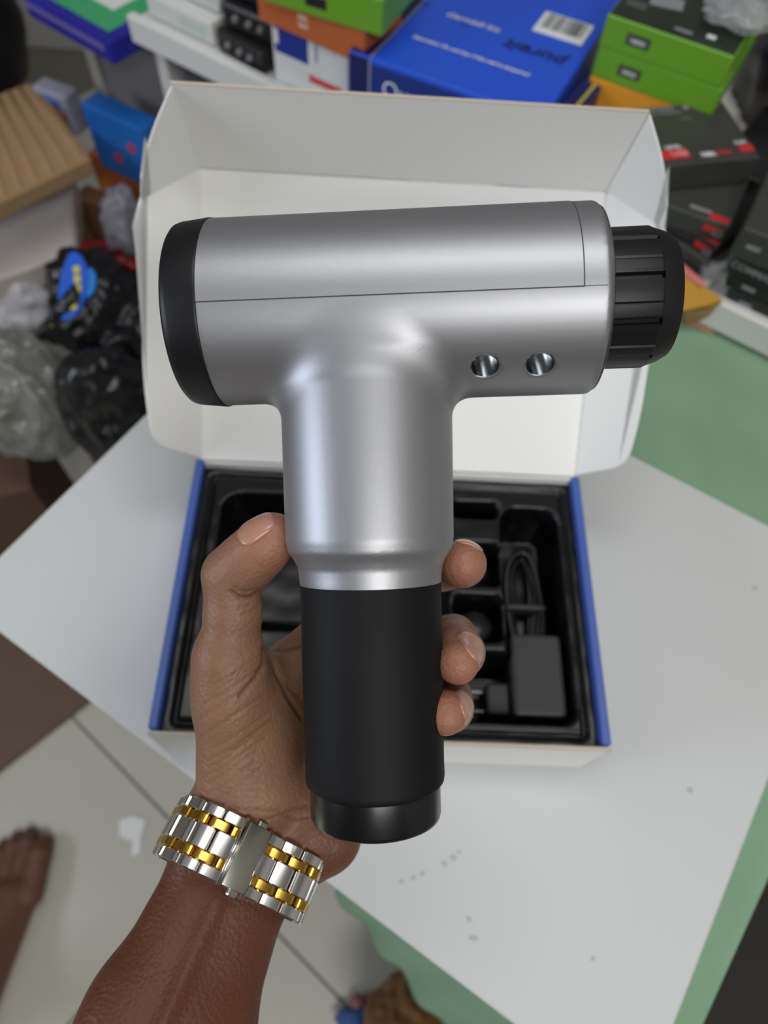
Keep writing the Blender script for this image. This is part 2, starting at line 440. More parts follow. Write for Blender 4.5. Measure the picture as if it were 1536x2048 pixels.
# black and red boxed goods at the right end of the shelf
def px_carton(name, label, a, b, zt, h, depth, m, **k): return carton(name, label, 'carton', a, b, zt, h, depth, m, **k)
br = px_carton('carton', 'black carton with red and white printed panels beside the box lid', (1300, 334), (1522, 314), .10, .026, .082, m_kcart2)
W_, D_, H_ = br['w'], br['d'], br['h']; z0 = H_ + .0005
text('LANDMARK', .0078, m_grey, br, (-.02, D_ / 2 - .006, z0), bold=.0002)
text('EXTENSION', .0055, m_grey, br, (-.010, D_ / 2 - .0125, z0), bold=.0001)
for x in (.012, .022, .032, .042): patch('printed_mark', .005, .005, m_grey, br, (x, D_ / 2 - .006, z0))
text('SERIES', .004, m_grey, br, (.006, D_ / 2 - .022, z0))
patch('red_panel', .025, .0115, m_red, br, (-.024, -D_ / 2 + .013, z0), bev=0)
text('USB', .009, mat('pale_red_print', (236, 150, 146), .5), br, (-.020, -D_ / 2 + .013, z0 + .0005), bold=.0003)
text('LEVEL', .0062, m_wprint, br, (-.022, -D_ / 2 + .0225, z0), bold=.0002)
text('1000', .0078, m_wprint, br, (.006, -D_ / 2 + .009, z0), bold=.0004)
text('XTRA', .0066, m_red, br, (.020, -D_ / 2 + .0095, z0), bold=.0003)
patch('red_panel', .013, .009, m_red, br, (.044, -D_ / 2 + .013, z0))
text('2.5A', .006, m_wprint, br, (.042, -D_ / 2 + .0215, z0), bold=.0002)
labels = ['black carton directly under the black and red printed carton', 'flat black carton with a red corner in the black stack', 'flat black carton with pale scuffs near the bottom of the stack', 'lowest flat black carton jutting out behind the knob end']
specs = [((1318, 405), (1462, 455), .073, .02, .08), ((1312, 420), (1437, 498), .055, .018, .085), ((1306, 445), (1432, 540), .043, .014, .09), ((1302, 470), (1424, 572), .031, .0125, .09)]
for k, (a, b, zt, h, dp) in enumerate(specs):
    c = px_carton('carton', labels[k], a, b, zt, h - .001, dp, m_kcart if k % 2 else m_kcart2, group='flat black cartons in the stack by the knob')
    W_, D_, H_ = c['w'], c['d'], c['h']
    if k in (0, 1): patch('red_corner', .018, .007, m_red, c, (W_ * .32, -D_ / 2 + .006, H_ + .0002)); patch('red_corner', .016, .006, m_red, c, (W_ * .3, -D_ / 2 - .0002, H_ * .6), FR)
    patch('printed_mark', .02, .004, m_grey, c, (W_ * .05, -D_ / 2 + .01, H_ + .0002))
    patch('printed_mark', .008, .006, m_grey, c, (W_ * .38, -D_ / 2 - .0002, H_ * .5), FR)
px_carton('carton', 'plain black carton added to darken the shelf behind the printed black carton', (1432, 322), (1640, 420), .05, .031, .2, m_kcart)  # added carton, covers bright shelf board where the gap should look dark
labels = ['topmost black carton of the stack at the right edge of the photo', 'black carton with grey lettering at the right edge of the photo', 'black carton below the lettered one at the right edge', 'lowest black carton resting on the white shelf lip at right']
specs = [((1488, 455), (1610, 500), .10, .030), ((1478, 512), (1610, 572), .072, .020), ((1462, 545), (1610, 612), .052, .016), ((1452, 575), (1610, 648), .036, .0165)]
for k, (a, b, zt, h) in enumerate(specs):
    c = px_carton('carton', labels[k], a, b, zt, h - .001, .1, (m_kcart2, m_kcart, m_kcart, m_kcart)[k])
    W_, D_, H_ = c['w'], c['d'], c['h']
    if k == 1: text('COMMANDO', .009, m_grey, c, (-.004, -D_ / 2 - .0006, H_ * .55), FR, bold=.0002)
    else: patch('printed_mark', .012, .004, m_grey, c, (-W_ * .2, -D_ / 2 - .0002, H_ * .5), FR)
ks = bag('black_bag', 'black bag hanging in the dark upper right corner', 'bag', P(1560, 215, .02), (.06, .09, .11), 3, m_kbag, .3, 1.6, 4)
# torn amber packet + clear film by the knob
tp = tag(empty('cardboard_piece', Matrix.Translation(P(1400, 640, -.008))), 'torn mustard and tan cardboard piece between the black stacks', 'cardboard')
def scrap(n, pts, m):
    v = [P(*p) - tp.location for p in pts]; k = len(v)
    v2 = [p + Vector((.0, .003, -.003)) for p in v]
    me = mesh(n, v + v2, [tuple(range(k))[::-1], tuple(range(k, 2 * k))] + [(i, (i + 1) % k, (i + 1) % k + k, i + k) for i in range(k)])
    bm = bmesh.new(); bm.from_mesh(me); bmesh.ops.recalc_face_normals(bm, faces=bm.faces[:]); bm.to_mesh(me); bm.free()
    return link(n, me, m, tp)
scrap('mustard_face', [(1330, 520, .040), (1378, 548, .038), (1446, 600, .034), (1438, 612, .022), (1368, 622, .018), (1320, 600, .02)], mat('mustard_paper', (190, 138, 36), .6, var=.15, vscale=60))
scrap('tan_face', [(1330, 600, .018), (1368, 624, .018), (1436, 614, .021), (1452, 640, .0), (1424, 668, -.007), (1372, 648, -.007), (1330, 630, -.007)], mat('tan_paper', (164, 128, 88), .7, var=.3, vscale=80))
scrap('red_print', [(1340, 512, .042), (1372, 532, .041), (1412, 566, .039), (1406, 574, .037), (1366, 546, .039), (1336, 526, .040)], mat('salmon_print', (206, 110, 112), .5))
bag('plastic_wrap', 'crumpled clear plastic film beside the yellow packet', 'plastic wrap', P(1418, 605, .0), (.03, .02, .035), 13, m_clear, .5, 3, 4)

# left end of the shelf: long white cartons, black switch cartons
m_wlong = mat('white_long_carton', (214, 216, 213), .4, var=.05)
for k, (s0, s1, t, z0_, h, lb) in enumerate(((.012, .112, .012, .0185, .026, 'long white carton lying along the left end of the shelf lip'), (.02, .110, .03, .0455, .024, 'long white carton stacked second at the left end of the shelf'), (.03, .112, .055, .0705, .022, 'topmost long white carton of the left stack'))):
    c = tag(link('carton', box_me('carton', s1 - s0, .09, h - .001, .0015), m_wlong), lb, 'carton')
    c.matrix_basis = Matrix.Translation(SW((s0 + s1) / 2, t + .045, z0_ + h / 2)) @ Matrix.Rotation(sa, 4, 'Z')
    patch('printed_mark', .04, .012, mat('pale_green_print', (196, 206, 196), .5), c, (.02, -.0452, 0), FR)
random.seed(21)
m_dot = mat('grey_knob', (120, 118, 124), .4)
for k in range(4):
    z0_ = .0185 + k * .027
    lbl = ['lowest black fitting with grey knobs at the shelf front', 'second black fitting up with grey knobs on the shelf', 'third black fitting up with a brown knob on the shelf', 'topmost black fitting of the dark stack on the shelf'][k]
    r = tag(empty('electrical_fitting', Matrix.Translation(SW(.158 + .004 * (k % 2), .042 + .010 * k, z0_)) @ Matrix.Rotation(sa + random.uniform(-.12, .12), 4, 'Z')), lbl, 'fitting')
    link('body', box_me('body', .072, .07, .026, .004, 2, center=(0, 0, .013)), m_kcart, r)
    for x in (-.016, .002, .018):
        kb = link('knob', lathe_me('knob', [(0, .004), (.003, .004), (.0036, .002), (.0036, -.001)], 16, 'y'), m_dot if not (k == 2 and x < 0) else mat('brown_knob', (128, 88, 66), .4), r)
        kb.matrix_basis = Matrix.Translation((x, -.0355, .014)) @ Matrix.Rotation(math.pi, 4, 'Z')

# blue and green packet on the grey cabinet at the upper left
m_grey_cab = mat('grey_cabinet', (118, 114, 116), .7, var=.12, vscale=8)
cab = tag(empty('cabinet', Matrix.Translation(SW(-.087, .25, FLZ)) @ Matrix.Rotation(sa, 4, 'Z')), 'plain grey cabinet below the blue and green packet', 'cabinet')
link('body', box_me('body', .15, .42, -FLZ - .03, .002, center=(0, .01, (-FLZ - .03) / 2)), m_grey_cab, cab)
link('corner_post', box_me('corner_post', .022, .03, -FLZ - .03, .002, center=(-.088, -.19, (-FLZ - .03) / 2)), mat('pale_post', (168, 164, 156), .6), cab)
bp = carton('packet', 'flat packet with green and white top and dark blue sides at upper left', 'packet', (40, -16), (215, 84), .0, .0285, .11, mat('ink_blue_packet', (34, 34, 150), .3, var=.3), bev=.003)
W_, D_, H_ = bp['w'], bp['d'], bp['h']
patch('green_print', W_ * .86, D_ * .8, mat('mint_print', (64, 172, 112), .4), bp, (-.004, .004, H_ + .0002))
patch('white_print', W_ * .5, D_ * .5, m_wprint, bp, (-.006, .022, H_ + .0006))
patch('lilac_stripe', W_ * .92, .008, mat('lilac_print', (110, 104, 178), .4), bp, (-.004, -D_ / 2 - .0002, H_ * .62), FR)

# ================================================================== CLUTTER LEFT OF THE TABLE
m_kraft = mat('kraft_cardboard', (158, 128, 92), .85, var=.12, vscale=20)
m_kraft_d = mat('brown_cardboard', (124, 92, 62), .85, var=.15, vscale=12)
m_orange_c = mat('orange_board', (186, 108, 40), .7)
bx = carton('carton', 'bright blue carton with red dots standing against the grey cabinet', 'carton', (160, 206), (283, 262), -.115, .094, .034, mat('sky_blue_carton', (28, 104, 190), .4, var=.12))
for x, z in ((-.008, .030), (.024, .058)):
    d = link('red_dot', lathe_me('red_dot', [(0, .0006), (.007, .0006), (.007, 0)], 20, 'y'), m_red, bx); d.matrix_basis = Matrix.Translation((x, -.0172, z)) @ Matrix.Rotation(math.pi, 4, 'Z')
oc2 = carton('carton', 'orange carton below the blue carton with red dots', 'carton', (174, 306), (291, 358), -.21, .089, .034, m_orange_c)
kb = carton('carton', 'tall brown carton below the orange carton beside the box lid', 'carton', (146, 392), (288, 450), -.30, .518, .034, m_kraft_d)
bag('black_bag', 'dark bundle added to blacken the upper left corner behind the corrugated carton', 'bag', P(-40, 150, -.30), (.10, .10, .20), 61, m_kbag, .3, 1.6, 4)  # added bag shape, stands in for the darkness of this corner
sp_ = carton('packet', 'small pale packet with blue and red spots above the corrugated carton', 'packet', (60, 172), (128, 196), -.13, .06, .03, mat('pale_packet', (150, 152, 170), .5, var=.2), bev=.003)
for x, z, m in ((-.018, .045, m_red), (-.002, .050, mat('packet_sky', (40, 130, 220), .35)), (.004, .036, m_red), (.016, .028, m_red), (.010, .046, mat('packet_blue', (36, 96, 214), .35))):
    d = link('printed_spot', lathe_me('printed_spot', [(0, .0006), (.0055, .0006), (.0055, 0)], 16, 'y'), m, sp_); d.matrix_basis = Matrix.Translation((x, -.0152, z)) @ Matrix.Rotation(math.pi, 4, 'Z')
# big corrugated carton with raised ribs
cb = empty('carton'); tag(cb, 'brown corrugated carton lying at the left edge of the photo', 'carton')
q = [P(-130, 235, -.14), P(68, 160, -.14), P(182, 315, -.14), P(-110, 455, -.14)]
cen = sum(q, Vector()) / 4; cb.location = (cen.x, cen.y, -.165)
link('body', prism_me('body', [(p.x - cen.x, p.y - cen.y) for p in q], 0, .025, .003), m_kraft, cb)
for i in range(9):
    u = (i + .5) / 9
    a = q[0].lerp(q[1], u); b = q[3].lerp(q[2], u)
    a2 = a.lerp(b, .02); b2 = a.lerp(b, .98)
    link('flute', tube_me('flute', [(p.x - cen.x, p.y - cen.y, .0235) for p in (a2, b2)], .004, 8), m_kraft, cb, smooth=True)
qs = [q[0].lerp(q[3], .05), q[1].lerp(q[2], .05), q[1].lerp(q[2], .42), q[0].lerp(q[3], .42)]
qs = [sum(qs, Vector()) / 4 + (p - sum(qs, Vector()) / 4) * .8 for p in qs]
tag(link('carton', prism_me('carton', [(p.x, p.y) for p in qs], FLZ + .001, -.1655, .002), m_kraft_d), 'stout brown carton under the corrugated carton', 'carton')
qf = [P(*p, -.25) for p in ((-90, 420), (60, 385), (148, 350), (152, 492), (60, 535), (-90, 585))]
fc = sum(qf, Vector()) / 6
tag(link('foam_block', prism_me('foam_block', [(p.x, p.y) for p in qf], -.29, -.25, .004), mat('foam_white', (190, 182, 176), .8, var=.08)), 'off white foam slab below the corrugated carton', 'foam')
qc = [fc + (p - fc) * .5 + Vector((.0, -.03, 0)) for p in qf]
tag(link('carton', prism_me('carton', [(p.x, p.y) for p in qc], FLZ + .001, -.2905, .002), m_kraft_d), 'brown carton directly under the off white foam slab', 'carton')
bag('white_plastic_bag', 'crumpled translucent white bag left of the blue and yellow packet', 'bag', P(35, 640, -.36), (.075, .05, .07), 17, mat('milky_plastic', (186, 184, 190), .35, var=.12, vscale=10, spec=.6), .3, 1.8, 5)
pk = empty('packet'); tag(pk, 'blue and yellow leaf shaped packet leaning on the black bag', 'packet')
pk.matrix_basis = Matrix.Translation(P(143, 575, -.22)) @ CAM.to_3x3().to_4x4() @ Matrix.Rotation(math.radians(-8), 4, 'Z')
def leaf(n, w_, l_, t, m, off=(0, 0, 0)):
    pts = [(w_ * math.sin(a) * (1 if math.sin(a) > 0 else .55), -l_ * math.cos(a)) for a in [2 * math.pi * i / 28 for i in range(28)]]
    return link(n, prism_me(n, pts, 0, t, .001), m, pk, Matrix.Translation(off))
leaf('blue_face', .024, .046, .008, mat('packet_blue', (36, 96, 214), .35))
leaf('blue_panel', .012, .02, .004, mat('packet_sky', (40, 130, 220), .35), (.022, .008, .002))
for i in range(5):
    o = link('yellow_letter', box_me('yellow_letter', .009, .010, .002, .0015), mat('packet_yellow', (214, 208, 60), .4), pk); o.location = (.010 + .003 * math.sin(i), -.026 + .012 * i, .009); o.rotation_euler = (0, 0, .3)
link('yellow_edge', box_me('yellow_edge', .010, .03, .003, .0012, center=(-.016, -.04, .0)), mat('packet_yellow', (214, 208, 60), .4), pk)
bag('wrapper', 'crumpled dark red wrapper between the brown carton and the black bag', 'wrapper', P(205, 528, -.30), (.07, .02, .025), 23, mat('dark_red_wrapper', (140, 26, 28), .35, var=.4), .4, 2.5, 4, rz=-.2)
bag('plastic_wrap', 'crumpled grey translucent film against the side of the box lid', 'plastic wrap', P(262, 480, -.26), (.03, .035, .06), 29, mat('grey_film', (150, 148, 158), .25, alpha=.75, var=.3, vscale=20), .5, 2.4, 4)
bag('plastic_bag', 'big crumpled black plastic bag beside the table', 'bag', P(240, 730, -.40), (.085, .10, .13), 31, m_kbag, .42, 1.7, 6)
bag('plastic_bag', 'small crumpled black bag tucked under the corner of the white board', 'bag', P(250, 865, -.34), (.06, .065, .11), 37, m_kbag, .4, 1.9, 5)
bag('plastic_bag', 'crumpled grey transparent bag in front of the big black bag', 'bag', P(88, 850, -.38), (.085, .07, .11), 41, mat('smoky_film', (136, 138, 132), .22, alpha=.72, var=.35, vscale=14, spec=.8), .42, 1.9, 6)
cb2 = carton('carton', 'dark brown carton below the transparent bag at the left edge', 'carton', (-160, 1010), (60, 955), -.45, .36, .17, mat('dark_brown_cardboard', (92, 68, 52), .85), inset=-.02)
# dark brown board on the floor
q = [P(-140, 1655, FLZ), P(183, 1404, FLZ), P(60, 1180, FLZ), P(-200, 1300, FLZ)]
fb = tag(link('brown_mat', prism_me('brown_mat', [(p.x, p.y) for p in q], FLZ + .0005, FLZ + .012, .002), mat('brown_mat', (96, 76, 62), .7, var=.12)), 'dark brown mat on the floor beside the table', 'mat')
# torn white paper scrap on the floor
q = [P(240, 1640, FLZ), P(268, 1632, FLZ), P(292, 1640, FLZ), P(283, 1672, FLZ), P(280, 1706, FLZ), P(264, 1712, FLZ), P(266, 1682, FLZ), P(240, 1672, FLZ)]
tag(link('paper_scrap', prism_me('paper_scrap', [(p.x, p.y) for p in q], FLZ + .0002, FLZ + .0025), m_wcart), 'torn white paper scrap on the tiled floor beside the watch', 'paper')
# things on the floor below the lower edge of the board
bag('sack', 'brown gold sack on the floor below the hanging green cloth', 'sack', P(815, 2040, -.76), (.065, .065, .11), 43, mat('gold_sack', (118, 84, 40), .7, var=.4, vscale=30), .3, 2, 5)
bag('blue_wrapper', 'small crumpled blue wrapper beside the brown sack', 'wrapper', P(712, 2040, -.81), (.03, .02, .02), 47, mat('blue_wrapper', (52, 84, 140), .5), .4, 2.2, 4)
bag('pink_wrapper', 'tiny crumpled reddish wrapper above the blue one', 'wrapper', P(716, 2008, -.81), (.014, .014, .014), 53, mat('pink_wrapper', (150, 96, 96), .5), .4, 2.2, 3)
# dark stool beside the table at the lower right
st = tag(empty('stool', Matrix.Translation((.42, -.30, FLZ))), 'dark stool in the lower right corner beside the green cloth', 'stool')
link('seat', box_me('seat', .36, .40, .05, .02, 3, center=(.05, .0, .5)), mat('black_vinyl', (22, 17, 17), .7), st).rotation_euler = (0, 0, math.radians(-33))
for x, y in ((-.12, -.15), (.2, -.15), (-.12, .15), (.2, .15)):
    link('leg', box_me('leg', .03, .03, .48, .003, center=(x, y, .24)), m_wood, st).rotation_euler = (0, 0, math.radians(-33))

# ================================================================== GIFT BOX
HB = .064; BW = .270; BD = .187
m_blue_wall = mat('blue_box_print', (62, 92, 168), .4, var=.06)
m_card = mat('white_card', (232, 232, 230), .6, var=.02, vscale=12)
m_edge = mat('raw_card_edge', (190, 180, 164), .85)
gb = tag(empty('gift_box', Matrix.Translation((0, .001, 0))), 'open gift box with blue side walls and white lid standing up', 'box')
def gpart(n, sx, sy, sz, c, m, bev=.0006): return link(n, box_me(n, sx, sy, sz, bev, center=c), m, gb)
gpart('base_panel', BW - .004, BD - .004, .0015, (0, 0, .001), m_card)
for s in (-1, 1):
    gpart('side_wall', .0055, BD - .003, HB - .001, (s * (BW / 2 - .00275), .0015, HB / 2), m_blue_wall, .001)
    gpart('corner_tab', .0012, .0015, HB * .96, (s * (BW / 2 - .0006), -BD / 2 + .001, HB / 2), m_edge, 0)
fw = gpart('front_wall', BW - .001, .002, HB - .003, (0, -BD / 2 + .001, HB / 2 - .001), m_card)
fw2 = link('raw_edge', box_me('raw_edge', BW - .001, .0022, .0012, 0, center=(0, -BD / 2 + .001, HB - .0022)), m_edge, fw)
gpart('back_wall', BW - .011, .002, HB - .002, (0, BD / 2 - .001, HB / 2 - .001), m_card)
# lid leaning back
th = math.radians(49); LL = .188; LW = .263
LM = Matrix.Translation((0, BD / 2 - .001, HB)) @ Matrix.Rotation(-th, 4, 'X')         # local z runs up the lid, y away
def lidpart(n, pts, t, M, m=m_card, bev=.0004):
    """pts in the (x, z) plane of frame M, thickness t along local +y"""
    me = prism_me(n, pts, 0, t, bev)
    R_ = Matrix(((1, 0, 0, 0), (0, 0, 1, 0), (0, 1, 0, 0), (0, 0, 0, 1)))
    o = link(n, me, m, gb, M @ R_)
    bm = bmesh.new(); bm.from_mesh(me); bmesh.ops.reverse_faces(bm, faces=bm.faces[:]); bm.to_mesh(me); bm.free()
    return o
lidpart('lid_panel', [(-LW / 2, 0), (LW / 2, 0), (LW / 2, LL), (-LW / 2, LL)], .0016, LM)
def round_poly(pts, r, n=7):
    out = []
    for i, p in enumerate(pts):
        a, b, c = Vector(pts[i - 1]), Vector(p), Vector(pts[(i + 1) % len(pts)])
        rr = r[i]
        if rr <= 0: out.append(tuple(b)); continue
        u, w2 = (a - b).normalized(), (c - b).normalized()
        p0, p2 = b + u * rr, b + w2 * rr
        for k in range(n + 1):
            t = k / n; out.append(tuple(p0 * (1 - t) ** 2 + b * 2 * t * (1 - t) + p2 * t * t))
    return out
for s in (-1, 1):
    # ear folded forward from the lid side: local x -> towards the viewer (-y of lid frame)
    wing = round_poly([(0, .001), (.040, .014), (.046, .05), (.046, LL - .03), (.040, LL - .012), (0, LL - .001)], [0, .012, .02, .02, .02, 0])
    M = LM @ Matrix.Translation((s * LW / 2, 0, 0)) @ Matrix.Rotation(math.radians(-90 + s * 36), 4, 'Z')
    lidpart('lid_ear', wing, .0012, M)
ph = math.radians(-18)
FM = LM @ Matrix.Translation((0, 0, LL)) @ Matrix.Rotation(th - ph, 4, 'X')
FH = .070
lidpart('tuck_flap', [(-LW / 2, 0), (LW / 2, 0), (LW / 2, FH), (-LW / 2, FH)], .0016, FM)
o = link('raw_edge', box_me('raw_edge', LW, .0017, .0006, 0, center=(0, .0008, FH)), m_edge, gb, FM)
for s in (-1, 1):
    ear = round_poly([(0, .001), (.030, -.012), (.052, -.010), (.050, .022), (.030, .052), (0, FH - .001)], [0, .006, .018, .02, .02, 0])
    M = FM @ Matrix.Translation((s * LW / 2, 0, 0)) @ Matrix.Rotation(math.radians(-90 + s * 34), 4, 'Z')
    lidpart('flap_ear', ear, .0012, M)

# black vacuum formed tray
m_tray = mat('glossy_black_tray', (9, 10, 12), .3, var=.2, vscale=30, bump=.25, bscale=60, spec=.35)
pockets = [  # x0, x1, y0, y1, floor z, corner r
    (-.112, .038, -.010, .070, .010, .012), (-.112, -.02, -.074, -.01, .014, .012), (-.03, .04, -.076, .072, .012, .010),
    (.046, .076, .062, .072, .030, .004), (.046, .076, .012, .040, .012, .005), (.046, .076, -.026, .002, .014, .005),
    (.0805, .1175, -.074, .068, .010, .010), (.045, .1175, -.076, -.036, .010, .008)]
def rr(x, y, x0, x1, y0, y1, r):
    qx = abs(x - (x0 + x1) / 2) - (x1 - x0) / 2 + r; qy = abs(y - (y0 + y1) / 2) - (y1 - y0) / 2 + r
    return math.hypot(max(qx, 0), max(qy, 0)) + min(max(qx, qy), 0) - r
def tray_z(x, y):
    z = .0555
    e = rr(x, y, -.1285, .1285, -.0905, .0905, .008)
    z -= .004 * math.exp(-((e + .006) / .0016) ** 2)            # groove inside the flange
    z += .0025 * math.exp(-((e + .0105) / .0022) ** 2)          # rolled ridge
    for x0, x1, y0, y1, fz, r in pockets:
        d = rr(x, y, x0, x1, y0, y1, r)
        t = min(1, max(0, .5 - d / .006)); t = t * t * (3 - 2 * t)
        zi = fz + (.0555 - fz) * (1 - t)
        z = min(z, zi)
    return z + .0006 * noise.noise(Vector((x * 60, y * 60, 0)))
NX, NY = 190, 140
v = []; f = []
for j in range(NY + 1):
    for i in range(NX + 1):
        x = -.1285 + .257 * i / NX; y = -.0905 + .181 * j / NY
        v.append((x, y, tray_z(x, y)))
for j in range(NY):
    for i in range(NX):
        a = j * (NX + 1) + i; f.append((a, a + 1, a + NX + 2, a + NX + 1))
tr = link('plastic_tray', mesh('plastic_tray', v, f), m_tray, None, Matrix.Translation((0, .001, 0)), True)
tag(tr, 'glossy black moulded plastic tray inside the open gift box', 'tray')
# charger
m_adp = mat('matte_black_plastic', (46, 47, 50), .55, var=.06, bump=.15, bscale=900)
ad = tag(empty('power_adapter', Matrix.Translation((.099, -.052, .0105))), 'matte black plug adapter lying in the right pocket of the tray', 'charger')
link('body', box_me('body', .033, .053, .036, .0025, 2, center=(0, .008, .018)), m_adp, ad)
link('plug_block', box_me('plug_block', .015, .020, .026, .002, 2, center=(-.0245, -.006, .014)), m_adp, ad)
for y in (-.0125, .0005):
    pn = link('pin', lathe_me('pin', [(0, -.018), (.0018, -.018), (.0022, -.016), (.0022, 0)], 14, 'x'), mat('pin_metal', (70, 72, 76), .3, .8), ad); pn.location = (-.032, y, .016)
# cable bundle
m_cable = mat('black_cable', (20, 20, 22), .4)
cbl = tag(empty('cable', Matrix.Translation((.0985, .012, .011))), 'looped black charging cable tied in the right pocket of the tray', 'cable')
for k in range(5):
    rx, ry = .0055 + .0018 * k, .040 - .0018 * (k % 3)
    pts = [(rx * math.cos(a) + .001 * math.sin(3 * a + k), ry * math.sin(a) + .002 * (k % 2), .006 + .0022 * k + .0015 * math.sin(2 * a + k)) for a in [2 * math.pi * i / 48 for i in range(48)]]
    link('cable_loop', tube_me('cable_loop', pts, .0017, 8, True), m_cable, cbl, smooth=True)
link('tie', box_me('tie', .030, .005, .016, .003, 2, center=(0, -.004, .011)), mat('tie_black', (34, 34, 36), .5), cbl)
# massage heads
m_head = mat('black_rubber_head', (24, 25, 27), .3)
def ball(r, z): return [(r * math.sin(a), z + r - r * math.cos(a)) for a in [math.pi * i / 14 for i in range(15)]]
hd = tag(empty('massage_ball', Matrix.Translation((.0615, .027, .0125))), 'round black massage head in the upper middle pocket of the tray', 'massage head')
link('ball', lathe_me('ball', ball(.0125, .006), 32, 'z'), m_head, hd, smooth=True)
link('stem', lathe_me('stem', [(0, 0), (.006, 0), (.006, .008), (0, .008)], 24, 'z'), m_head, hd)
hd2 = tag(empty('massage_disc', Matrix.Translation((.0605, -.012, .0145))), 'flat black massage head in the lower middle pocket of the tray', 'massage head')
link('disc', lathe_me('disc', [(0, .026), (.010, .026), (.012, .024), (.012, .012), (.006, .008)], 32, 'z'), m_head, hd2, smooth=True)
link('stem', lathe_me('stem', [(.006, .009), (.006, 0), (0, 0)], 24, 'z'), m_head, hd2)

# ================================================================== MASSAGE GUN
def CL(px, py, d): return np.array(((px - 768) / F * d, -(py - 1024) / F * d, .25 - d))   # hand frame, origin .25 m along the view
HM = CAM @ Matrix.Translation((0, 0, -.25))
GM = HM @ Matrix.Translation((-.0065, .0676, .013)) @ Matrix.Rotation(math.radians(1.3), 4, 'Z') @ Matrix.Rotation(math.radians(-3.4), 4, 'Y')
m_silver = mat('silver_paint', (166, 167, 172), .46, .88, var=.02, bump=.05, bscale=4000)
m_rub = mat('black_grip_rubber', (14, 14, 17), .6, var=.08, vscale=60, spec=.22, bump=.06, bscale=4000)
m_kpl = mat('black_gun_plastic', (18, 18, 21), .42, spec=.35, var=.08, bump=.06, bscale=3500)
m_gloss = mat('satin_black_cap', (14, 14, 17), .28)
m_chrome = mat('bright_metal', (214, 216, 220), .22, 1., var=.02)
m_seam = mat('seam_shadow', (60, 62, 66), .8)
gun = tag(empty('massage_gun', GM), 'silver massage gun with black grip held up in the hand', 'massage gun')
RB = .0302; X0, X1 = -.048, .0742
hprof_y = np.array([.03, 0., -.008, -.018, -.028, -.05, -.0765, -.080, -.083, -.0855, -.088, -.0906, -.095])
hprof_r = np.array([.006, .0190, .0240, .0274, .0284, .0282, .0279, .0272, .0252, .0240, .0237, .0235, .0228])
DR = Vector((0, -math.sin(math.radians(44)), math.cos(math.radians(44))))       # drilling direction of the two vent holes (outwards)
HOLES = [(.038, -.0241, .0182), (.0546, -.0241, .0182)]
def gun_sdf(p):
    r = np.hypot(p[:, 1], p[:, 2]); rd = .002
    dx = np.maximum(p[:, 0] - (X1 - rd), X0 - .004 - p[:, 0]); q = r - (RB - rd)
    bar = np.minimum(np.maximum(dx, q), 0) + np.hypot(np.maximum(dx, 0), np.maximum(q, 0)) - rd
    hr = np.interp(-p[:, 1], -hprof_y, hprof_r)
    rad = (np.hypot(p[:, 0], p[:, 2]) - hr) * .95
    dy = np.maximum(-.0945 - p[:, 1], p[:, 1] - .0)
    han = np.minimum(np.maximum(rad, dy), 0) + np.hypot(np.maximum(rad, 0), np.maximum(dy, 0))
    d = smin(bar, han, .0075)
    d = np.maximum(d, X0 - .0015 - p[:, 0])
    for h in HOLES:
        rel = p - np.array(h, np.float32); al = rel @ np.array(DR, np.float32)
        rr_ = np.sqrt(np.maximum((rel * rel).sum(1) - al * al, 0))
        d = np.maximum(d, -np.maximum(rr_ - .0042, -.016 - al))
    return d
gv, gq = surface(gun_sdf, (-.0525, -.0970, -.0325), (.0765, .0325, .0325), .0011, 4)
link('body', np_mesh('body', gv, gq), m_silver, gun)
for h in HOLES:
    me = lathe_me('vent_hole', [(0, -.0155), (.0041, -.0155), (.0041, -.012), (.0041, -.006), (.0041, .0026)], 40, 'y')
    bm = bmesh.new(); bm.from_mesh(me)
    # cut the liner flush with the barrel
    o = link('vent_hole', me, mat('drilled_metal', (225, 228, 232), .2, 1., var=.03), gun, smooth=True)
    rot = Vector((0, 1, 0)).rotation_difference(DR).to_matrix().to_4x4()
    M = Matrix.Translation(h) @ rot
    dl = [f_ for f_ in bm.faces if all(math.hypot(*(M @ vv.co).yz) > RB + .0001 for vv in f_.verts)]
    for vv in bm.verts:
        w_ = M @ vv.co
        k = math.hypot(w_.y, w_.z)
        if k > RB - .0001:      # slide rim back along the drilling direction to the barrel surface
            lo_, hi_ = -.012, .0
            for _ in range(30):
                mid_ = (lo_ + hi_) / 2; t_ = w_ + DR * mid_
                if math.hypot(t_.y, t_.z) > RB + .00008: hi_ = mid_
                else: lo_ = mid_
            vv.co = M.inverted() @ (w_ + DR * lo_)
    bm.to_mesh(me); bm.free(); o.matrix_basis = M; auto(o, 40)
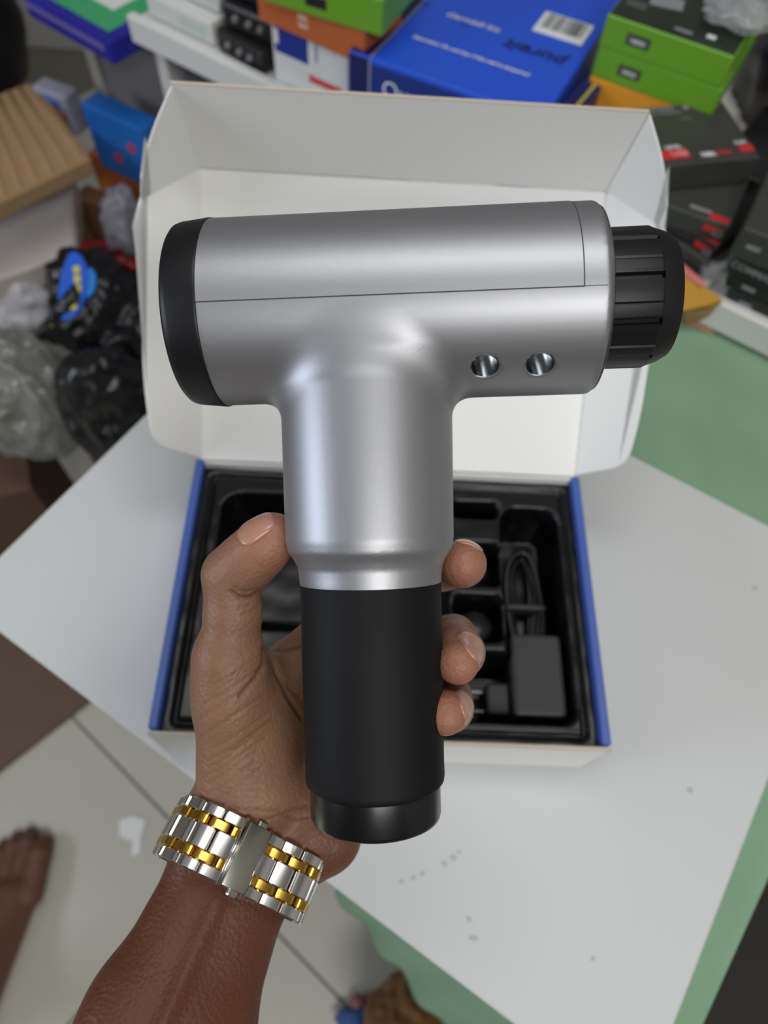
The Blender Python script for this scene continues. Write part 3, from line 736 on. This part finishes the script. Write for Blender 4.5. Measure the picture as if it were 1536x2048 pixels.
# upper cover shell with seam lines
SA = math.radians(-8)          # seam height on the near side, above the axis
def shell(name, r0, r1, xa, xb, a0, a1, m, n=64, bev=.0002):
    v = []; f = []
    for i in range(n + 1):
        a = a0 + (a1 - a0) * i / n
        for r in (r0, r1):
            for x in (xa, xb): v.append((x, r * math.sin(a), r * math.cos(a)))
    for i in range(n):
        b = i * 4; c = b + 4
        f += [(b + 2, b + 3, c + 3, c + 2), (b, c, c + 1, b + 1), (b, b + 2, c + 2, c), (b + 1, c + 1, c + 3, b + 3)]
    f += [(0, 1, 3, 2), (n * 4, n * 4 + 2, n * 4 + 3, n * 4 + 1)]
    me = mesh(name, v, f)
    bm = bmesh.new(); bm.from_mesh(me); bmesh.ops.recalc_face_normals(bm, faces=bm.faces[:]); bm.to_mesh(me); bm.free()
    return auto(link(name, me, m, gun))
shell('top_cover', RB - .001, RB + .00022, X0 + .0003, .0655, SA, math.pi - SA, m_silver)
shell('cover_seam', RB - .001, RB + .00008, X0 + .0003, .0658, SA - .011, SA, m_seam, 4)
shell('cover_seam', RB - .001, RB + .00008, .0655, .0659, SA - .011, math.pi - SA, m_seam, 64)
shell('cover_seam', RB - .001, RB + .00006, .0659, X1 - .0018, SA - .007, SA, m_seam, 4)
auto(link('end_cap', lathe_me('end_cap', [(0, -.0597), (.0270, -.0597), (.0283, -.0594), (.0292, -.0586), (.0297, -.057), (.0306, -.0486), (.0306, -.0479), (.0304, -.0477), (.029, -.0477)], 128, 'x'), m_kpl, gun), 50)
auto(link('rim_ring', lathe_me('rim_ring', [(.0276, X1 - .0003), (.0290, X1 + .0004), (.0272, X1 + .0012), (.022, X1 + .0012)], 96, 'x'), m_chrome, gun), 50)
# ribbed knob of the massage attachment
kn = empty('attachment'); kn.parent = gun
v = []; f = []; N = 240
def knob_r(a, base):
    k = (a / (2 * math.pi) * 10) % 1
    g = 0
    if k < .10: g = -.0016
    elif k < .13: g = -.0016 * (1 - (k - .10) / .03)
    elif k > .97: g = -.0016 * ((k - .97) / .03)
    elif .42 < k < .46: g = -.0004
    return base + g
prof = [(.0195, .0748, 0), (.0222, .0750, 1), (.0222, .0905, 1), (.0219, .0912, 1), (.0218, .0913, 0), (.0206, .0950, 0), (.0190, .0978, 0), (.0168, .0984, 0), (0, .0986, 0)]
for r, x, rib in prof:
    for i in range(N):
        a = 2 * math.pi * i / N
        R_ = knob_r(a, r) if rib else r
        v.append((x, R_ * math.sin(a), R_ * math.cos(a)))
for j in range(len(prof) - 1):
    for i in range(N): f.append((j * N + i, (j + 1) * N + i, (j + 1) * N + (i + 1) % N, j * N + (i + 1) % N))
me = mesh('knob', v, f); bm = bmesh.new(); bm.from_mesh(me); bmesh.ops.recalc_face_normals(bm, faces=bm.faces[:]); bm.to_mesh(me); bm.free()
auto(link('knob', me, m_kpl, kn), 25)
# grip and base cap
auto(link('grip_sleeve', lathe_me('grip_sleeve', [(.021, -.0908), (.0233, -.0909), (.02345, -.0912), (.0233, -.12), (.0231, -.150), (.0232, -.1548), (.0230, -.1562), (.0224, -.1570), (.0205, -.1572)], 128, 'y'), m_rub, gun), 50)
auto(link('base_cap', lathe_me('base_cap', [(.0205, -.1568), (.0217, -.1570), (.0217, -.1672), (.0213, -.1684), (.0203, -.1690), (0, -.1692)], 128, 'y'), m_gloss, gun), 50)

# ================================================================== HAND AND FOREARM
def C_(*a): return CL(*a)
PALM = [((455, 1640, .266), (592, 1335, .284), .0125, .0105), ((490, 1670, .270), (615, 1410, .290), .0145, .0110),
        ((540, 1690, .272), (640, 1495, .288), .0145, .0115), ((585, 1690, .274), (665, 1580, .281), .0140, .0120),
        ((625, 1660, .268), (655, 1668, .270), .0125, .0125), ((560, 1692, .270), (646, 1680, .275), .0125, .0115),
        ((470, 1600, .263), (462, 1380, .257), .0142, .0122), ((520, 1580, .264), (520, 1420, .270), .0155, .0130),
        ((462, 1400, .257), (458, 1320, .254), .0122, .0110), ((500, 1400, .266), (530, 1345, .270), .0110, .0075)]
ARM = [((438, 1640, .266), (434, 1697, .268), .0130, .0124), ((570, 1695, .272), (523, 1738, .272), .0135, .0124),
       ((434, 1697, .268), (275, 2018, .242), .0124, .0150), ((523, 1738, .272), (408, 2078, .245), .0124, .0145),
       ((275, 2018, .242), (60, 2460, .205), .0150, .0200), ((408, 2078, .245), (215, 2520, .208), .0145, .0200),
       ((480, 1718, .271), (342, 2048, .245), .0150, .0165), ((342, 2048, .245), (138, 2500, .208), .0165, .021)]
FING = {'thumb': [((462, 1370, .256), .0112), ((458, 1310, .2535), .0108), ((466, 1225, .251), .0092), ((464, 1150, .249), .0094), ((500, 1118, .2455), .0092), ((533, 1086, .2425), .0084), ((550, 1069, .2415), .0070)],
        'index': [((575, 1345, .283), .0105), ((735, 1185, .286), .0090), ((890, 1135, .273), .0082), ((925, 1128, .252), .0078), ((926, 1128, .249), .0074)],
        'middle': [((605, 1410, .289), .0105), ((760, 1290, .290), .0092), ((907, 1275, .270), .0082), ((920, 1305, .244), .0080), ((915, 1326, .2335), .0070)],
        'ring': [((630, 1495, .288), .0105), ((770, 1400, .288), .0088), ((898, 1394, .266), .0080), ((898, 1415, .242), .0078), ((890, 1428, .2315), .0069)],
        'pinky': [((655, 1580, .281), .0098), ((770, 1510, .281), .0080), ((835, 1500, .276), .0075), ((838, 1512, .270), .0068)]}
def chain(p, pts, k=.004):
    d = None
    for (a, ra), (b, rb) in zip(pts[:-1], pts[1:]):
        s = seg(p, C_(*a), C_(*b), ra, rb); d = s if d is None else smin(d, s, k)
    return d
def hand_sdf(p):
    palm = None
    for a, b, ra, rb in PALM:
        s = seg(p, C_(*a), C_(*b), ra, rb); palm = s if palm is None else smin(palm, s, .008)
    arm = None
    for a, b, ra, rb in ARM:
        s = seg(p, C_(*a), C_(*b), ra, rb); arm = s if arm is None else smin(arm, s, .012)
    base = smin(palm, arm, .008)
    out = base
    for n, pts in FING.items():
        out = np.minimum(out, smin(base, chain(p, pts, .003 if n != 'thumb' else .005), .006))
    return out
hv, hq = surface(hand_sdf, (-.150, -.262, -.056), (.050, .004, .046), .0015, 2)
hv, hq = subdiv(hv, hq)
hv = project(hand_sdf, hv, 2)
# creases and tendon as real relief on the viewer-facing skin
g = grad(hand_sdf, hv); g /= np.linalg.norm(g, axis=1)[:, None]
dep = .25 - hv[:, 2]; pxs = np.stack([hv[:, 0] / dep * F + 768, -hv[:, 1] / dep * F + 1024], 1)
def pl_dist(pts):
    best = np.full(len(pxs), 1e9)
    for a, b in zip(pts[:-1], pts[1:]):
        a = np.array(a, float); b = np.array(b, float); ba = b - a
        h = np.clip(((pxs - a) @ ba) / (ba @ ba), 0, 1)
        best = np.minimum(best, np.hypot(*(pxs - a - h[:, None] * ba).T))
    return best
CR = [([(462, 1183), (482, 1196), (505, 1193), (521, 1180)], 3.2, .0007), ([(470, 1175), (490, 1184), (512, 1178)], 3, .00025),
      ([(462, 1232), (490, 1228), (515, 1215)], 3, .0002), ([(440, 1215), (470, 1222), (500, 1210)], 3, .00015),
      ([(480, 1392), (512, 1355), (528, 1325), (528, 1295)], 4, .0007), ([(536, 1300), (552, 1345), (580, 1400), (606, 1440)], 4, .0006),
      ([(525, 1300), (560, 1300), (604, 1290)], 3.5, .0004), ([(545, 1330), (570, 1370), (600, 1395)], 3, .0003),
      ([(392, 1604), (450, 1632), (530, 1642), (612, 1610)], 3.5, .0004), ([(560, 1628), (590, 1640), (616, 1632)], 3, .0004),
      ([(430, 1600), (500, 1625), (560, 1620)], 3, .0003)]
random.seed(2)
for i in range(15):
    y = 1335 + i * 18 + random.uniform(-6, 6); x0 = 398 + random.uniform(0, 26); L = random.uniform(60, 150)
    CR.append(([(x0, y + 18), (x0 + L * .4, y - L * .06), (x0 + L, y - L * .5)], 2.6, random.uniform(.00012, .00030)))
for i in range(9):
    y = 1520 + i * 11; CR.append(([(402, y - 8), (430, y + 12 + i), (470, y + 22 + i * 2), (520, y + 18 + i * 2)], 2.6, random.uniform(.00012, .00028)))
front = np.clip((g[:, 2] + .1) * 3, 0, 1)
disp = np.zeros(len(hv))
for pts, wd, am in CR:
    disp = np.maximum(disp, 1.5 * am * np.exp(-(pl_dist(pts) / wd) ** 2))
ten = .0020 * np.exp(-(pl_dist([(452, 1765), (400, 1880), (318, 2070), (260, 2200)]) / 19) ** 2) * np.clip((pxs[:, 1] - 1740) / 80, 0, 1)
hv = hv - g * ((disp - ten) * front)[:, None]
hme = np_mesh('person', hv, hq)
# real skin tone differences: paler palm, darker forearm, pink fingertips
tone = np.zeros((len(hv), 4), np.float32); tone[:, 3] = 1
tone[:, 0] = np.clip((pxs[:, 1] - 1600) / 170, 0, 1) * np.clip((pxs[:, 1] - 1000) / 100, 0, 1)
tip = np.zeros(len(hv))
for n in ('index', 'middle', 'ring', 'thumb'):
    c = C_(*FING[n][-1][0]); tip = np.maximum(tip, np.exp(-(np.linalg.norm(hv - c, axis=1) / .013) ** 2))
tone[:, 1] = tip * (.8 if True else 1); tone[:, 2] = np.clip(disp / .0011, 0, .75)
ca = hme.color_attributes.new('tone', 'FLOAT_COLOR', 'POINT'); ca.data.foreach_set('color', tone.ravel())
def skin(name, palm, arm, tipc):
    m = bpy.data.materials.new(name); m.use_nodes = True; nt = m.node_tree; b = nt.nodes['Principled BSDF']
    at = nt.nodes.new('ShaderNodeAttribute'); at.attribute_name = 'tone'
    sp = nt.nodes.new('ShaderNodeSeparateColor'); nt.links.new(at.outputs['Color'], sp.inputs[0])
    tc = nt.nodes.new('ShaderNodeTexCoord')
    n1 = nt.nodes.new('ShaderNodeTexNoise'); n1.inputs['Scale'].default_value = 70; n1.inputs['Detail'].default_value = 5
    nt.links.new(tc.outputs['Object'], n1.inputs['Vector'])
    def mix(fac, a, c):
        x = nt.nodes.new('ShaderNodeMix'); x.data_type = 'RGBA'
        if isinstance(fac, float): x.inputs[0].default_value = fac
        else: nt.links.new(fac, x.inputs[0])
        for s, k in ((a, 6), (c, 7)):
            if isinstance(s, tuple): x.inputs[k].default_value = s
            else: nt.links.new(s, x.inputs[k])
        return x.outputs[2]
    mp = mix(n1.outputs['Fac'], tuple(v * .82 for v in lin(*palm)[:3]) + (1,), tuple(v * 1.2 for v in lin(*palm)[:3]) + (1,))
    ma = mix(n1.outputs['Fac'], tuple(v * .85 for v in lin(*arm)[:3]) + (1,), tuple(v * 1.15 for v in lin(*arm)[:3]) + (1,))
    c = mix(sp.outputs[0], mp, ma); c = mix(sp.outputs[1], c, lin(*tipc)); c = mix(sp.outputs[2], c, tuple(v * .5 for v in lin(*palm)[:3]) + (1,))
    nt.links.new(c, b.inputs['Base Color'])
    b.inputs['Roughness'].default_value = .48; b.inputs['Specular IOR Level'].default_value = .3
    b.inputs['Subsurface Weight'].default_value = .12; b.inputs['Subsurface Radius'].default_value = (1, .4, .2); b.inputs['Subsurface Scale'].default_value = .004
    vo = nt.nodes.new('ShaderNodeTexVoronoi'); vo.inputs['Scale'].default_value = 650
    nt.links.new(tc.outputs['Object'], vo.inputs['Vector'])
    bp_ = nt.nodes.new('ShaderNodeBump'); bp_.inputs['Strength'].default_value = .34; bp_.inputs['Distance'].default_value = .0006
    nt.links.new(vo.outputs['Distance'], bp_.inputs['Height']); nt.links.new(bp_.outputs[0], b.inputs['Normal'])
    return m
m_skin = skin('hand_skin', (130, 96, 75), (92, 53, 35), (166, 110, 90))
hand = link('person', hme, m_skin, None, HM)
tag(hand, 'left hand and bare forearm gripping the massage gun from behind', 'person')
m_nail = mat('fingernail', (172, 126, 108), .28, var=.05, coat=.2)
def nail(center, along, normal, L, Wd, label=None):
    """plate lying on the skin: walked down onto the hand along -normal"""
    c = C_(*center); n = np.array(normal, float); n /= np.linalg.norm(n)
    t = np.array(along, float); t -= n * (t @ n); t /= np.linalg.norm(t); b = np.cross(n, t)
    NU, NV = 10, 8; v = []; f = []
    for j in range(NV + 1):
        for i in range(NU + 1):
            u = -1 + 2 * i / NU; w_ = -1 + 2 * j / NV
            wr = Wd / 2 * math.sqrt(max(0, 1 - (max(0, abs(u) - .35) / .65) ** 2 * .8)); 
            v.append(c + t * (u * L / 2) + b * (w_ * wr) + n * .012)
    v = np.array(v)
    for _ in range(14):
        d = ev(hand_sdf, v); v = v - n * (np.clip(d, -.01, .01) * .8)[:, None]
    gg = grad(hand_sdf, v); gg /= np.linalg.norm(gg, axis=1)[:, None]
    v = v + gg * .00035
    v2 = v - gg * .0009
    vv = np.concatenate([v, v2]); k = len(v)
    for j in range(NV):
        for i in range(NU):
            a = j * (NU + 1) + i; f.append((a, a + 1, a + NU + 2, a + NU + 1))
    rim = [i for i in range(NU + 1)] + [j * (NU + 1) + NU for j in range(1, NV + 1)] + [NV * (NU + 1) + i for i in range(NU - 1, -1, -1)] + [j * (NU + 1) for j in range(NV - 1, 0, -1)]
    for a, b_ in zip(rim, rim[1:] + rim[:1]): f.append((b_, a, a + k, b_ + k))
    me = mesh('fingernail', vv, f)
    bm = bmesh.new(); bm.from_mesh(me); bmesh.ops.recalc_face_normals(bm, faces=bm.faces[:]); bm.to_mesh(me); bm.free()
    o = link('fingernail', me, m_nail, hand, smooth=True)
    if label: o['label'] = label
nail((530, 1072, .24), (1, .95, .05), (-.55, .55, .65), .0135, .0105, 'thumbnail')
nail((935, 1100, .252), (-.15, .0, 1), (.35, 1, .1), .0115, .0100)
nail((930, 1303, .238), (-.25, -.75, .5), (.62, .42, .66), .0118, .0110)
nail((914, 1413, .236), (-.45, -.45, .6), (.72, .18, .68), .0108, .0100)

# ================================================================== WRIST WATCH
wc_ = C_(479, 1722, .2705); wa = C_(520, 1650, .2780) - C_(448, 1806, .2630); wa /= np.linalg.norm(wa)
zz = np.array((0, 0, 1.)); zz -= wa * (zz @ wa); zz /= np.linalg.norm(zz); xx = np.cross(wa, zz)          # xx to the right on the near side
NA = 360
ang = np.linspace(0, 2 * math.pi, NA, endpoint=False)
dirs = np.outer(np.sin(ang), xx) + np.outer(np.cos(ang), zz)
def ring(off):
    lo_, hi_ = np.full(NA, .005), np.full(NA, .06)
    for _ in range(24):
        md_ = (lo_ + hi_) / 2; ins_ = ev(hand_sdf, wc_ + wa * off + dirs * md_[:, None]) < 0
        lo_ = np.where(ins_, md_, lo_); hi_ = np.where(ins_, hi_, md_)
    return lo_
r_arm = ring(-.009); r_all = np.maximum.reduce([r_arm, ring(0), ring(.009)])
fw_ = np.clip((np.cos(ang) - .35) / .35, 0, 1)
rad = np.maximum(r_arm + .0028, r_all * fw_ + (r_arm + .0028) * (1 - fw_))
for _ in range(40): rad = .5 * rad + .25 * (np.roll(rad, 1) + np.roll(rad, -1))
curve = wc_ + dirs * (rad + .0018)[:, None]
sl = np.linalg.norm(np.roll(curve, -1, 0) - curve, axis=1); cum = np.concatenate([[0], np.cumsum(sl)]); TOT = cum[-1]
def on_band(s):
    s = s % TOT; i = min(int(np.searchsorted(cum, s, 'right') - 1), NA - 1); t = (s - cum[i]) / sl[i]
    p = curve[i] * (1 - t) + curve[(i + 1) % NA] * t
    tg = curve[(i + 3) % NA] - curve[(i - 2) % NA]; tg = tg - wa * (tg @ wa); tg /= np.linalg.norm(tg)
    return p, tg, np.cross(tg, wa) * -1 if (np.cross(tg, wa) @ (p - wc_)) < 0 else np.cross(tg, wa)
def band_M(s, off=0., up=0.):
    p, tg, nn = on_band(s)
    p = p + wa * off + nn * up
    return Matrix(((tg[0], wa[0], nn[0], p[0]), (tg[1], wa[1], nn[1], p[1]), (tg[2], wa[2], nn[2], p[2]), (0, 0, 0, 1)))
WM = HM @ Matrix.Translation(wc_)
watch = tag(empty('wristwatch', WM), 'two tone silver and gold metal bracelet watch worn on the wrist', 'watch')
WI = Matrix.Translation(-Vector(wc_))
m_steel = mat('polished_steel', (226, 224, 222), .16, 1., var=.02)
m_gold = mat('polished_gold', (222, 176, 78), .18, 1., var=.03)
m_brush = mat('brushed_clasp', (176, 176, 164), .34, 1., var=.05, vscale=80)
def arched(name, lx, wy, h):
    n = 8; pr = [(lx / 2 * -math.cos(math.pi * i / n), h * (.25 + .75 * math.sin(math.pi * i / n) ** .7)) for i in range(n + 1)]
    pts = [(-lx / 2, -h * .6)] + pr + [(lx / 2, -h * .6)]
    me = prism_me(name, pts, -wy / 2, wy / 2, 0)
    R_ = Matrix(((1, 0, 0, 0), (0, 0, 1, 0), (0, 1, 0, 0), (0, 0, 0, 1)))
    me.transform(R_); me.flip_normals()
    bm = bmesh.new(); bm.from_mesh(me); bmesh.ops.bevel(bm, geom=[e for e in bm.edges if abs(e.verts[0].co.y - e.verts[1].co.y) < 1e-6], offset=.0003, segments=1, affect='EDGES'); bmesh.ops.recalc_face_normals(bm, faces=bm.faces[:]); bm.to_mesh(me); bm.free()
    return me
PIT = .0076
me_mid = arched('centre_link', PIT * .95, .0074, .0016); me_out = arched('outer_link', PIT * .95, .0036, .0015); me_gold = arched('gold_link', PIT * .93, .0032, .0015)
CLW = .0098
ncol = int((TOT - CLW) / PIT); pit = (TOT - CLW) / ncol
for k in range(ncol):
    s = CLW / 2 + pit * (k + .5)
    sh_ = s + pit / 2
    if 9 <= k < ncol - 9 and False: continue
    link('centre_link', me_mid, m_steel, watch, WI @ band_M(s, 0, .0006))
    for q_ in (-1, 1):
        link('outer_link', me_out, m_steel, watch, WI @ band_M(s, q_ * .0088, .0005))
        if k < ncol - 1: link('gold_link', me_gold, m_gold, watch, WI @ band_M(sh_, q_ * .0053, .0006))
for o in watch.children: auto(o, 40) if o.data.users and not o.data.polygons[0].use_smooth else None
me_half = arched('gold_link', PIT * .42, .0032, .0015)
for q_ in (-1, 1):
    for s in (CLW / 2 + pit * .26, TOT - CLW / 2 - pit * .26): link('gold_link', me_half, m_gold, watch, WI @ band_M(s, q_ * .0053, .0006))
cl = link('clasp', box_me('clasp', CLW, .0212, .0022, .0006, 2), m_brush, watch, WI @ band_M(0, 0, .0014)); auto(cl, 40)
for q_ in (-1, 1):
    b_ = link('clasp_button', box_me('clasp_button', .0042, .0030, .0016, .0007, 2), m_brush, cl); b_.location = (.0008, q_ * .0112, -.0003)
    for t_ in (-1, 1):
        b_ = link('clasp_hinge', lathe_me('clasp_hinge', [(0, -.0112), (.0009, -.0112), (.0009, .0112), (0, .0112)], 12, 'y'), m_steel, cl, smooth=True) if q_ > 0 else None
        if b_: b_.location = (t_ * .0054, 0, -.0006)
# watch case on the far side of the wrist
cm = WI @ band_M(TOT / 2, 0, .002)
cs = link('watch_case', lathe_me('watch_case', [(0, -.003), (.0165, -.003), (.0180, -.001), (.0180, .004), (.0165, .006), (.0150, .0055), (0, .0055)], 64, 'z'), m_steel, watch, cm); auto(cs, 40)
link('dial', lathe_me('dial', [(0, .0058), (.0150, .0058), (.0150, .0054)], 48, 'z'), m_wprint, cs)

# ================================================================== BARE FOOT ON THE FLOOR
ft = P(96, 1690, FLZ); hl = P(30, 1990, FLZ)
fd = (ft - hl); fd.z = 0; fd.normalize(); fs = Vector((fd.y, -fd.x, 0))          # fs to the big-toe side
def FT(a, s, z): q = ft + fd * a + fs * s; return np.array((q.x, q.y, FLZ + z))
TOES = [(0, .000, .0165, .036), (.016, -.027, .0118, .032), (.010, -.047, .0112, .030), (-.002, -.065, .0105, .028), (-.018, -.082, .0098, .026)]
def foot_sdf(p):
    d = seg(p, FT(-.25, -.050, .034), FT(-.07, -.012, .024), .034, .023)
    d = smin(d, seg(p, FT(-.24, -.060, .030), FT(-.075, -.062, .020), .030, .020), .02)
    d = smin(d, seg(p, FT(-.19, -.050, .070), FT(-.08, -.036, .034), .034, .022), .03)
    d = smin(d, seg(p, FT(-.215, -.055, .085), FT(-.24, -.06, .36), .038, .052), .03)
    out = d
    for a, s, r, L in TOES:
        t = smin(seg(p, FT(a - L - .036, s * .92, .026), FT(a - .014, s, r + .007), r * 1.15, r * 1.05), seg(p, FT(a - .014, s, r + .006), FT(a, s, r), r * 1.05, r * .9), .004)
        out = np.minimum(out, smin(d, t, .008))
    return out
lo = np.minimum.reduce([FT(.03, .04, 0), FT(-.32, -.13, 0), FT(-.32, .04, 0), FT(.03, -.13, 0)]); hi = np.maximum.reduce([FT(.03, .04, .3), FT(-.32, -.13, .3), FT(-.32, .04, .3), FT(.03, -.13, .3)])
fv, fq = surface(foot_sdf, tuple(lo - .01), tuple(hi + .01), .004, 2)
fv, fq = subdiv(fv, fq); fv = project(foot_sdf, fv, 1); fv[:, 2] = np.maximum(fv[:, 2], FLZ + .0005)
fme = np_mesh('person', fv, fq)
tn = np.zeros((len(fv), 4), np.float32); tn[:, 0] = .8; tn[:, 3] = 1
ca = fme.color_attributes.new('tone', 'FLOAT_COLOR', 'POINT'); ca.data.foreach_set('color', tn.ravel())
foot = tag(link('person', fme, skin('foot_skin', (128, 92, 76), (92, 62, 50), (160, 110, 95))), 'bare foot standing on the pale floor at lower left', 'person')

for o in bpy.data.objects:
    for k in ('w', 'd', 'h'):
        if k in o: del o[k]
